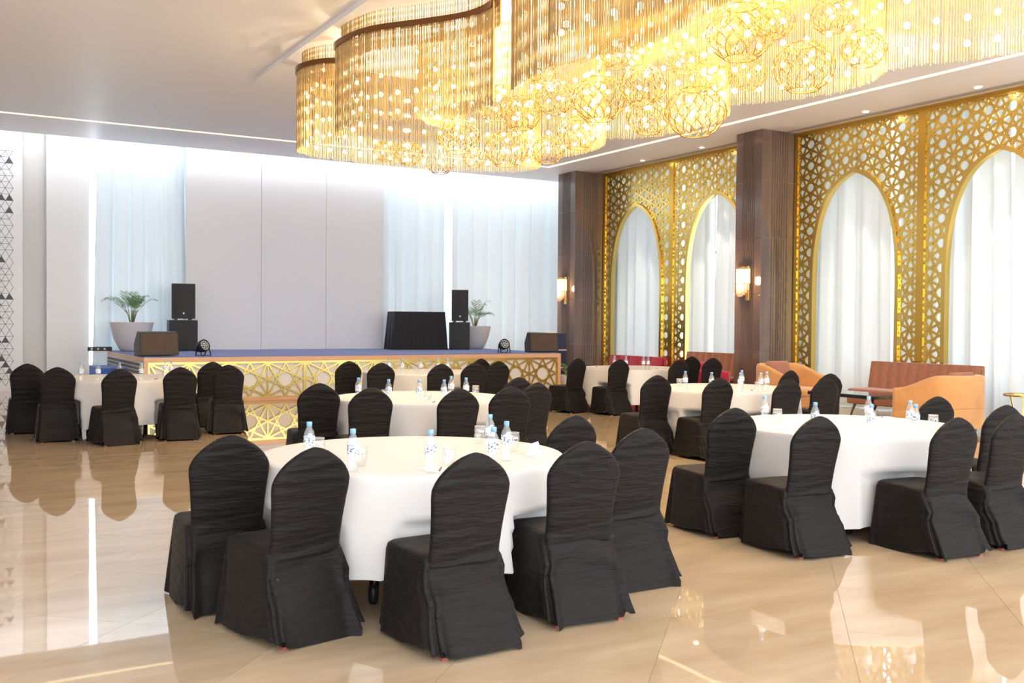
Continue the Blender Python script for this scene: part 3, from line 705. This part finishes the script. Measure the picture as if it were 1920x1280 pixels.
for key, (tx, ty, hem) in TAB.items():
    t = empty('banquet_table', (tx, ty, 0), label='round folding table under the white cloth of the ' + TDESC[key], cat='table', group='round banquet tables')
    MB().lathe([(0, ZT - .035), (RT - .02, ZT - .035), (RT - .015, ZT - .012), (0, ZT - .010)], 48, cap=False).build('table_top', M['aluminium'], t)
    for k in range(4):
        a = PI / 4 + k * PI / 2; lg = MB(); c_, s_ = math.cos(a), math.sin(a)
        for o_ in (-.04, .04): lg.tube([(.5 * c_ - o_ * s_, .5 * s_ + o_ * c_, ZT - .03), (.62 * c_ - o_ * s_ * .4, .62 * s_ + o_ * c_ * .4, .03)], .011, 8)
        lo_ = lg.build('leg', M['leg_dark'], t)
        MB().lathe([(.022, 0), (.03, .02), (.03, .09), (.02, .10)], 10, (.62 * c_, .62 * s_, 0)).build('foot', M['black_plastic'], lo_)
    r = random.Random(ord(key)); ph = [r.uniform(0, 6.3) for _ in range(4)]
    def cl(i, j, hem=hem, ph=ph):
        a = 2 * PI * i
        if j < .25:
            q = j / .25; return Vector((RT * q * math.cos(a), RT * q * math.sin(a), ZT))
        if j < .38:
            q = (j - .25) / .13 * PI / 2; return Vector(((RT + .018 * math.sin(q)) * math.cos(a), (RT + .018 * math.sin(q)) * math.sin(a), ZT - .018 * (1 - math.cos(q))))
        q = (j - .38) / .62
        wv = math.sin(9 * a + ph[0] + 1.4 * math.sin(2 * a + ph[1])) + .5 * math.sin(17 * a + ph[2])
        rr_ = RT + .018 + q * (.035 + .040 * wv * q)
        z_ = ZT - .018 - (ZT - .018 - hem) * q + q * .018 * math.sin(4 * a + ph[3])
        return Vector((rr_ * math.cos(a), rr_ * math.sin(a), z_))
    cm = MB().grid(180, 26, cl, wrap=True)
    for i_, v_ in enumerate(cm.v):
        if v_[2] > .50: continue
        for cx_, cy_, fa_ in SEAT_BOX[key]:
            for _ in range(30):
                dx_, dy_ = v_[0] + tx - cx_, v_[1] + ty - cy_
                lx = dx_ * math.sin(fa_) - dy_ * math.cos(fa_); ly = dx_ * math.cos(fa_) + dy_ * math.sin(fa_)
                if abs(lx) < .275 and -.22 < ly < .475: v_ = (v_[0] * .975, v_[1] * .975, v_[2])
                else: break
        cm.v[i_] = v_
    co = cm.build('tablecloth', M['cloth_white'], loc=(tx, ty, .0015))
    tag(co, 'round white tablecloth on the ' + TDESC[key], 'tablecloth', 'white tablecloths')

# ------------------------------------------------------------------ covered banquet chairs
BACK = [(.40, .198), (.48, .195), (.58, .199), (.68, .208), (.74, .215), (.78, .216), (.81, .206), (.846, .182), (.87, .160), (.893, .132), (.91, .106), (.93, .074), (.943, .042), (.949, .020), (.952, .004)]
def back_half(z):
    for (z0, h0), (z1, h1) in zip(BACK, BACK[1:]):
        if z <= z1: return h0 + (h1 - h0) * (z - z0) / (z1 - z0)
    return 0
def chair_meshes(seed):
    r = random.Random(seed); ph = [r.uniform(0, 6.3) for _ in range(8)]
    # back rest: slab lofted upwards, leaning backwards (chair faces +y)
    NB = 32; zs = [.40 + .012 * k for k in range(34)] + [.815, .83, .845, .86, .875, .888, .90, .911, .921, .930, .937, .943, .948, .951]
    mb = MB(); vs = []
    for z in zs:
        h = max(back_half(z), .003); yc = -.02 - .19 * max(0, z - .44); th = .030 * min(1, (.953 - z) / .05 + .18)
        for k in range(NB):
            a = 2 * PI * k / NB; ca, sa = math.cos(a), math.sin(a)
            x = h * (abs(ca) ** .35) * (1 if ca > 0 else -1); y = th * (abs(sa) ** .8) * (1 if sa > 0 else -1)
            wr_ = .0035 * math.sin(95 * z + 5 * x + ph[0] + 1.3 * math.sin(14 * x + ph[1])) * (1.0 if z > .78 else .35) + .005 * math.sin(60 * z - 9 * x + ph[2]) * max(0, 1 - (z - .40) / .14)
            vs.append(Vector((x, yc + y - abs(sa) * wr_ * (1 if sa < 0 else .4), z)))
    n = len(zs)
    mb.add(vs, [(q * NB + k, q * NB + (k + 1) % NB, (q + 1) * NB + (k + 1) % NB, (q + 1) * NB + k) for q in range(n - 1) for k in range(NB)] + [tuple(range(NB - 1, -1, -1)), tuple((n - 1) * NB + k for k in range(NB))], True)
    back = mb.mesh('back_cover')
    # seat and skirt in one stretched cover, folds grow towards the floor
    levels = [(0.0, .462), (.30, .464), (.75, .464), (.93, .460), (1.0, .448), (1.03, .42), (1.05, .37), (1.07, .31), (1.09, .25), (1.115, .19), (1.14, .13), (1.165, .075), (1.185, .03), (1.195, .012)]
    N = 112; vs = []
    for s, z in levels:
        q = max(0, (.448 - z) / .436)                       # 0 at seat, 1 at floor
        x1 = .222 + .034 * q; yf = .425 + .03 * q; yb = -.03 - .175 * q ** 1.15
        for k in range(N):
            a = 2 * PI * k / N; ca, sa = math.cos(a), math.sin(a); e = .22 if q > 0 else .3
            ux = (abs(ca) ** e) * (1 if ca > 0 else -1); uy = (abs(sa) ** e) * (1 if sa > 0 else -1)
            m_ = max(abs(ux), abs(uy)); 
            sc = s if q == 0 else 1
            X = ux * x1 * min(sc, 1); yc = (yf + yb) / 2; hy = (yf - yb) / 2; Y = yc + uy * hy * min(sc, 1)
            fold = q * (.019 * math.sin(7 * a + ph[3] + 1.5 * math.sin(3 * a + ph[4])) + .008 * math.sin(15 * a + ph[5]))
            Z = z
            if uy < -.5 and q > 0:                          # rear: swags hang between the back corners
                xr = X / x1; sw = math.sin(PI * min(1, q * 1.5)) * (q < .67)
                Y += -.030 * sw * math.cos(26 * (Z + .13 * xr * xr) + ph[6] + .8 * xr)
            if q > .8: Z = max(.004, z + (q - .8) * (.06 * math.sin(5 * a + ph[7]) + (.16 if uy < -.5 and abs(ux) > .8 else 0)))
            vs.append(Vector((X + fold * ca, Y + fold * sa, Z)))
    mb = MB(); n = len(levels)
    mb.add(vs[N:], [(q * N + k, (q + 1) * N + k, (q + 1) * N + (k + 1) % N, q * N + (k + 1) % N) for q in range(n - 2) for k in range(N)] + [tuple(k for k in range(N))], True)
    skirt = mb.mesh('seat_cover')
    return back, skirt
leg_me = {}
def leg_mesh(sx, sy):
    mb = MB(); x0, x1 = sx * .165, sx * .185; y0, y1 = (.34, .38) if sy > 0 else (.01, -.150)
    mb.bar((x0, y0, .42), (x1, y1, .012), .028, .028); return mb.mesh('leg')
def foot_mesh(sx, sy):
    x1 = sx * .185; y1 = .38 if sy > 0 else -.150
    return MB().box(x1 - .016, x1 + .016, y1 - .016, y1 + .016, 0, .013).mesh('foot')
variants = []
for sd in (3, 14, 27):
    b, s = chair_meshes(sd)
    for me in (b, s): me.materials.append(M['black_fabric'])
    variants.append((b, s))
LEGS = []
for sx in (-1, 1):
    for sy in (-1, 1):
        l, f_ = leg_mesh(sx, sy), foot_mesh(sx, sy); l.materials.append(M['leg_dark']); f_.materials.append(M['foot_red']); LEGS.append((l, f_))
def link(name, me, parent):
    o = bpy.data.objects.new(name, me); col.objects.link(o); o.parent = parent; return o
def chair(x, y, face, var, label, group):
    c = empty('banquet_chair', (x, y, 0), face - PI / 2, label=label, cat='chair', group=group)
    link('back_cover', variants[var][0], c); link('seat_cover', variants[var][1], c)
    for l, f_ in LEGS:
        o = link('leg', l, c); link('foot', f_, o)
ORD = ['first', 'second', 'third', 'fourth', 'fifth', 'sixth']
for key, boxes in SEAT_BOX.items():
    for k, (x, y, f0) in enumerate(boxes):
        chair(x, y, f0, (k + ord(key)) % 3, 'black covered chair, %s from left at the %s' % (ORD[k], TDESC[key]), 'black banquet chairs')

# ------------------------------------------------------------------ bottles, glasses, stationery
bd_me = MB().lathe([(0, .001), (.029, 0), (.031, .008), (.030, .05), (.031, .052), (.030, .10), (.0315, .105), (.0315, .155), (.028, .172), (.016, .198), (.0125, .206), (.0125, .214), (0, .214)], 18, cap=False).mesh('bottle_body'); bd_me.materials.append(M['clear'])
lb_me = MB().lathe([(.0322, .098), (.0322, .150)], 18, cap=False).mesh('bottle_label'); lb_me.materials.append(M['label'])
cp_me = MB().lathe([(0, .205), (.0155, .205), (.0155, .228), (.0145, .231), (0, .231)], 16, cap=False).mesh('bottle_cap'); cp_me.materials.append(M['cap'])
gl_me = MB().lathe([(0, .002), (.026, .0), (.033, .02), (.040, .05), (.041, .075), (.036, .115), (.0345, .115), (.039, .075), (.038, .05), (.031, .022), (0, .008)], 20, cap=False).mesh('drinking_glass'); gl_me.materials.append(M['glassware'])
rim_me = MB().tube([(.0353 * math.cos(2 * PI * k / 24), .0353 * math.sin(2 * PI * k / 24), .115) for k in range(24)], .0012, 4, closed=True).mesh('rim'); rim_me.materials.append(M['paper'])
BOT = dict(A=[(580, 791), (653, 806), (811, 809), (919, 777), (926, 801), (950, 790)], B=[(1434, 742), (1516, 757), (1629, 743), (1641, 760), (1707, 751), (1728, 759)],
           C=[(672, 708), (705, 714), (785, 718), (846, 705), (858, 716), (874, 708)], D=[(1261, 697), (1320, 701), (1391, 694), (1405, 702), (1438, 697), (1454, 701)],
           E=[(1140, 668), (1163, 670), (1220, 670), (1234, 670)], F=[(148, 680.5), (165, 683), (226, 683.5), (297, 683), (310, 676), (328, 678)], G=[(696, 673), (724, 675), (787, 676), (822, 672), (847, 673)])
GLS = dict(A=[(597, 821), (676, 835), (842, 838), (900, 799), (963, 811)], B=[(1458, 767), (1750, 778)], C=[(722, 731), (804, 735), (892, 723)], D=[(1274, 710), (1421, 716)])
ORD2 = ['leftmost', 'second from left', 'third from left', 'fourth from left', 'fifth from left', 'sixth from left']
for key, lst in BOT.items():
    tx, ty, _ = TAB[key]
    for k, (bx_, by_) in enumerate(sorted(lst)):
        p = at_z(bx_, by_, ZT + .232); v = Vector((p.x - tx, p.y - ty))
        if v.length > .82: v *= .82 / v.length
        b = empty('water_bottle', (tx + v.x, ty + v.y, ZT + .0025), rnd.uniform(0, 6), label='blue capped water bottle, %s on the %s' % (ORD2[k], TDESC[key]), cat='bottle', group='water bottles on the tables')
        link('bottle_body', bd_me, b); link('bottle_label', lb_me, b); link('bottle_cap', cp_me, b)
for key, lst in GLS.items():
    tx, ty, _ = TAB[key]
    for k, (bx_, by_) in enumerate(sorted(lst)):
        p = at_z(bx_, by_, ZT + .116); v = Vector((p.x - tx, p.y - ty))
        if v.length > .84: v *= .84 / v.length
        b = empty('drinking_glass', (tx + v.x, ty + v.y, ZT + .0025), label='stemless glass, %s on the %s' % (ORD2[k], TDESC[key]), cat='glass', group='drinking glasses on the tables')
        link('bowl', gl_me, b); link('rim', rim_me, b)
PENS = [('A', 826, 882, 'A'), ('C', 814, 755, 'C'), ('D', 1409, 733, 'D'), ('E', 1119, 688, 'E'), ('E', 1232, 692, 'E'), ('F', 302, 712, 'F'), ('B', 1656, 783, 'B')]
for n_, (key, px_, py_, _) in enumerate(PENS):
    p = at_z(px_, py_, ZT); tx, ty, _ = TAB[key]; v = Vector((p.x - tx, p.y - ty))
    if v.length > .80: v *= .80 / v.length
    pn = empty('pen', (tx + v.x, ty + v.y, ZT + .011), rnd.uniform(-.3, .6) + .6, label='brown pen lying on a notepad on the ' + TDESC[key] + (', right side' if n_ == 4 else ''), cat='pen')
    MB().tube([(-.07, 0, 0), (.045, 0, 0), (.07, 0, 0)], [.0045, .0045, .001], 8).build('barrel', M['pen'], pn); MB().box(-.07, -.03, -.001, .001, .004, .007).build('clip', M['gold'], pn)
    npd = MB().box(-.075, .075, -.105, .105, 0, .0035).build('notepad', M['paper'], loc=(tx + v.x, ty + v.y, ZT + .0025), rz=rnd.uniform(0, 3))
    tag(npd, 'white notepad under a pen on the ' + TDESC[key] + (', right side' if n_ == 4 else ''), 'notepad')
p = at_z(1004, 852, ZT)
nc = tag(MB().add([(-.07, -.03, 0), (.07, -.03, 0), (.07, .03, 0), (-.07, .03, 0), (-.07, 0, .075), (.07, 0, .075)], [(0, 1, 5, 4), (2, 3, 4, 5), (0, 4, 3), (1, 2, 5)]).build('tent_card', M['paper'], loc=(p.x - .02, p.y - .02, ZT + .003), rz=.7), 'folded white tent card on the right side of the nearest table', 'card')

# ------------------------------------------------------------------ lounge furniture at the right wall
def cushion(mb, w, h, t):
    def fn(i, j):
        u, v = 2 * i - 1, 2 * j - 1; b = max(0, (1 - u ** 4) * (1 - v ** 4)) ** .6
        return u * w / 2, v * h / 2, b * t / 2
    n = 13
    for s in (-1, 1):
        vs = [Vector((fn(i / (n - 1), j / (n - 1))[0], s * fn(i / (n - 1), j / (n - 1))[2], fn(i / (n - 1), j / (n - 1))[1])) for j in range(n) for i in range(n)]
        mb.add(vs, [(j * n + i, j * n + i + 1, (j + 1) * n + i + 1, (j + 1) * n + i) if s < 0 else (j * n + i, (j + 1) * n + i, (j + 1) * n + i + 1, j * n + i + 1) for j in range(n - 1) for i in range(n - 1)], True)
    return mb
def sofa(x, y, L, mf, label, rz=PI / 2, channels=11, top=.93):
    """straight sofa, back along local +y... faces local -y after rotation"""
    s = empty('sofa', (x, y, 0), rz, label=label, cat='sofa')
    MB().box(-L / 2, L / 2, -.40, .28, .20, .36).build('base', mf, s, bevel=.03)
    MB().box(-L / 2 + .02, L / 2 - .02, -.42, .14, .36, .47).build('seat_cushion', mf, s, bevel=.045)
    w = L / channels
    for k in range(channels):
        a = -L / 2 + k * w; mb = MB()
        mb.grid(7, 8, lambda i, j: Vector((a + w * i, .13 + .10 * j - .028 * math.sin(PI * i) ** .6, .36 + (top - .36) * j)))
        mb.grid(7, 2, lambda i, j: Vector((a + w * i, .23 - .028 * math.sin(PI * i) ** .6 * (1 - j) + .10 * j, top + .0 * i)))
        mb.build('back_channel', mf, s)
    MB().box(-L / 2, L / 2, .24, .335, .22, top - .004).build('back_board', mf, s, bevel=.02)
    for sx in (-1, 1):
        for yy in (-.33, .24): MB().tube([(sx * (L / 2 - .14), yy, .21), (sx * (L / 2 - .07), yy - .03, 0)], [.026, .014], 8).build('leg', M['leg_dark'] if mf is not M['rust'] else M['pen'], s)
    return s
sofa(14.28, 11.02, 2.15, M['rust'], 'rust brown channel backed sofa between the two tan tub chairs', -PI / 2)
sofa(14.30, 16.18, 1.85, M['rust'], 'rust brown sofa left of the near marble pillar', -PI / 2, 9, .95)
sofa(14.05, 18.62, 2.0, M['crimson'], 'crimson sofa against the far gold screen', -PI / 2, 5, .80)
def tub_chair(x, y, rz, label, mf, w=1.10, d=1.30, hb=.86, ha=.64, wc=None):
    """tub armchair: one wrapped shell, high at the back (local +y), sloping down along the arms; faces local -y"""
    t = empty('tub_chair', (x, y, 0), rz, label=label, cat='armchair')
    n = 48; outer = []; 
    def plan(u, off):
        # u 0..1 from the right arm front, round the back, to the left arm front
        r = .34; pts = []
        W, D = w / 2 - off, d / 2
        L1 = D + D - r - off; arc = PI / 2 * r; Lb = 2 * (W - r); tot = 2 * L1 + 2 * arc + Lb; s = u * tot
        if s < L1: return Vector((W, -D + s, 0))
        s -= L1
        if s < arc: a = s / r; return Vector((W - r + r * math.cos(a), D - off - r + r * math.sin(a), 0))
        s -= arc
        if s < Lb: return Vector((W - r - s, D - off, 0))
        s -= Lb
        if s < arc: a = PI / 2 + s / r; return Vector((-W + r + r * math.cos(a), D - off - r + r * math.sin(a), 0))
        s -= arc; return Vector((-W, D - r - off - s, 0))
    def h(p): 
        q = min(1, max(0, (p.y + d / 2) / (d * .80))); q = q * q * (3 - 2 * q); return ha + (hb - ha) * q
    prof = [(0, .10), (0, .42), (.004, .44), (0, .46), (0, .92), (.012, .985), (.045, 1.0), (.085, .985), (.10, .92), (.11, .45)]   # (inset, share of height)
    vs = []
    for k in range(n + 1):
        for off, sh in prof:
            p = plan(k / n, off); z = (.10 + (sh - .10) / .90 * (h(p) - .10)); vs.append(Vector((p.x, p.y, z)))
    m_ = len(prof)
    fs = [(k * m_ + e, k * m_ + e + 1, (k + 1) * m_ + e + 1, (k + 1) * m_ + e) for k in range(n) for e in range(m_ - 1)] + [tuple(range(m_ - 1, -1, -1)), tuple(n * m_ + e for e in range(m_))]
    MB().add(vs, fs, True).build('shell', mf, t)
    MB().box(-w / 2 + .10, w / 2 - .10, -d / 2 + .0, d / 2 - .12, .12, .30).build('base', mf, t, bevel=.02)
    MB().box(-w / 2 + .112, w / 2 - .112, -d / 2 - .01, d / 2 - .13, .30, .45).build('seat_cushion', mf, t, bevel=.05)
    sm = MB(); path = [plan(k / n, -.003) + Vector((0, 0, .40)) for k in range(n + 1)]; sm.tube(path, .006, 5).build('seam_piping', mf, t)
    for sx in (-1, 1):
        for sy in (-1, 1): MB().lathe([(.02, 0), (.028, .10)], 10, (sx * (w / 2 - .16), sy * (d / 2 - .2), 0)).build('leg', M['pen'], t)
    if wc:
        c = tag(cushion(MB(), .56, .42, .17).build('throw_cushion', M['rust']), wc, 'cushion', 'rust throw cushions')
        ma = Matrix.Translation((x, y, 0)) @ Matrix.Rotation(rz, 4, 'Z') @ Matrix.Translation((0.0, d / 2 - .27, .705)) @ Matrix.Rotation(-.35, 4, 'X')
        c.matrix_world = ma
    return t
tub_chair(13.40, 12.95, 0, 'tan tub armchair with rust cushion beside the near marble pillar', M['tan'], w=1.0, d=1.08, wc='rust cushion in the tan armchair beside the near pillar')
tub_chair(12.90, 9.45, PI, 'tan tub armchair turned away from the camera at the right', M['tan'], w=.95, d=1.02, wc='rust cushion peeking over the right tan armchair')
tub_chair(13.25, 15.15, .3, 'crimson armchair half hidden beside the near pillar', M['crimson'], w=.8, d=.8, hb=.80, ha=.62)
ct = empty('coffee_table', (13.0, 11.15, 0), label='long black coffee table in front of the rust sofa', cat='table')
MB().box(-.36, .36, -.68, .68, .41, .47).build('table_top', M['table_black'], ct, bevel=.012)
for sx in (-1, 1):
    for sy in (-1, 1): MB().tube([(sx * .30, sy * .60, .41), (sx * .32, sy * .63, 0)], .018, 8).build('leg', M['table_black'], ct)
sd = empty('side_table', (14.72, 9.35, 0), label='small glass topped side table with splayed gold legs at right', cat='table')
MB().lathe([(0, .50), (.30, .50), (.30, .512), (0, .512)], 32, cap=False).build('glass_top', M['glassware'], sd)
MB().lathe([(.30, .485), (.305, .50), (.30, .515)], 32, cap=False).build('rim', M['gold'], sd)
for k in range(3):
    a = .6 + k * 2 * PI / 3; MB().bar((.22 * math.cos(a), .22 * math.sin(a), .49), (.10 * math.cos(a), .10 * math.sin(a), 0), .03, .012).build('leg', M['gold'], sd)
lc = empty('lounge_chair', (.62, 19.6, 0), .3, label='brown lounge chair at the far left wall, cut by the picture edge', cat='chair')
MB().box(-.3, .3, -.3, .3, .28, .42).build('seat', M['pen'], lc, bevel=.03); MB().box(-.3, .3, .22, .32, .42, .84).build('backrest', M['pen'], lc, bevel=.04)
for sx in (-1, 1):
    for sy in (-1, 1): MB().tube([(sx * .25, sy * .25, .29), (sx * .27, sy * .27, 0)], .016, 8).build('leg', M['leg_dark'], lc)
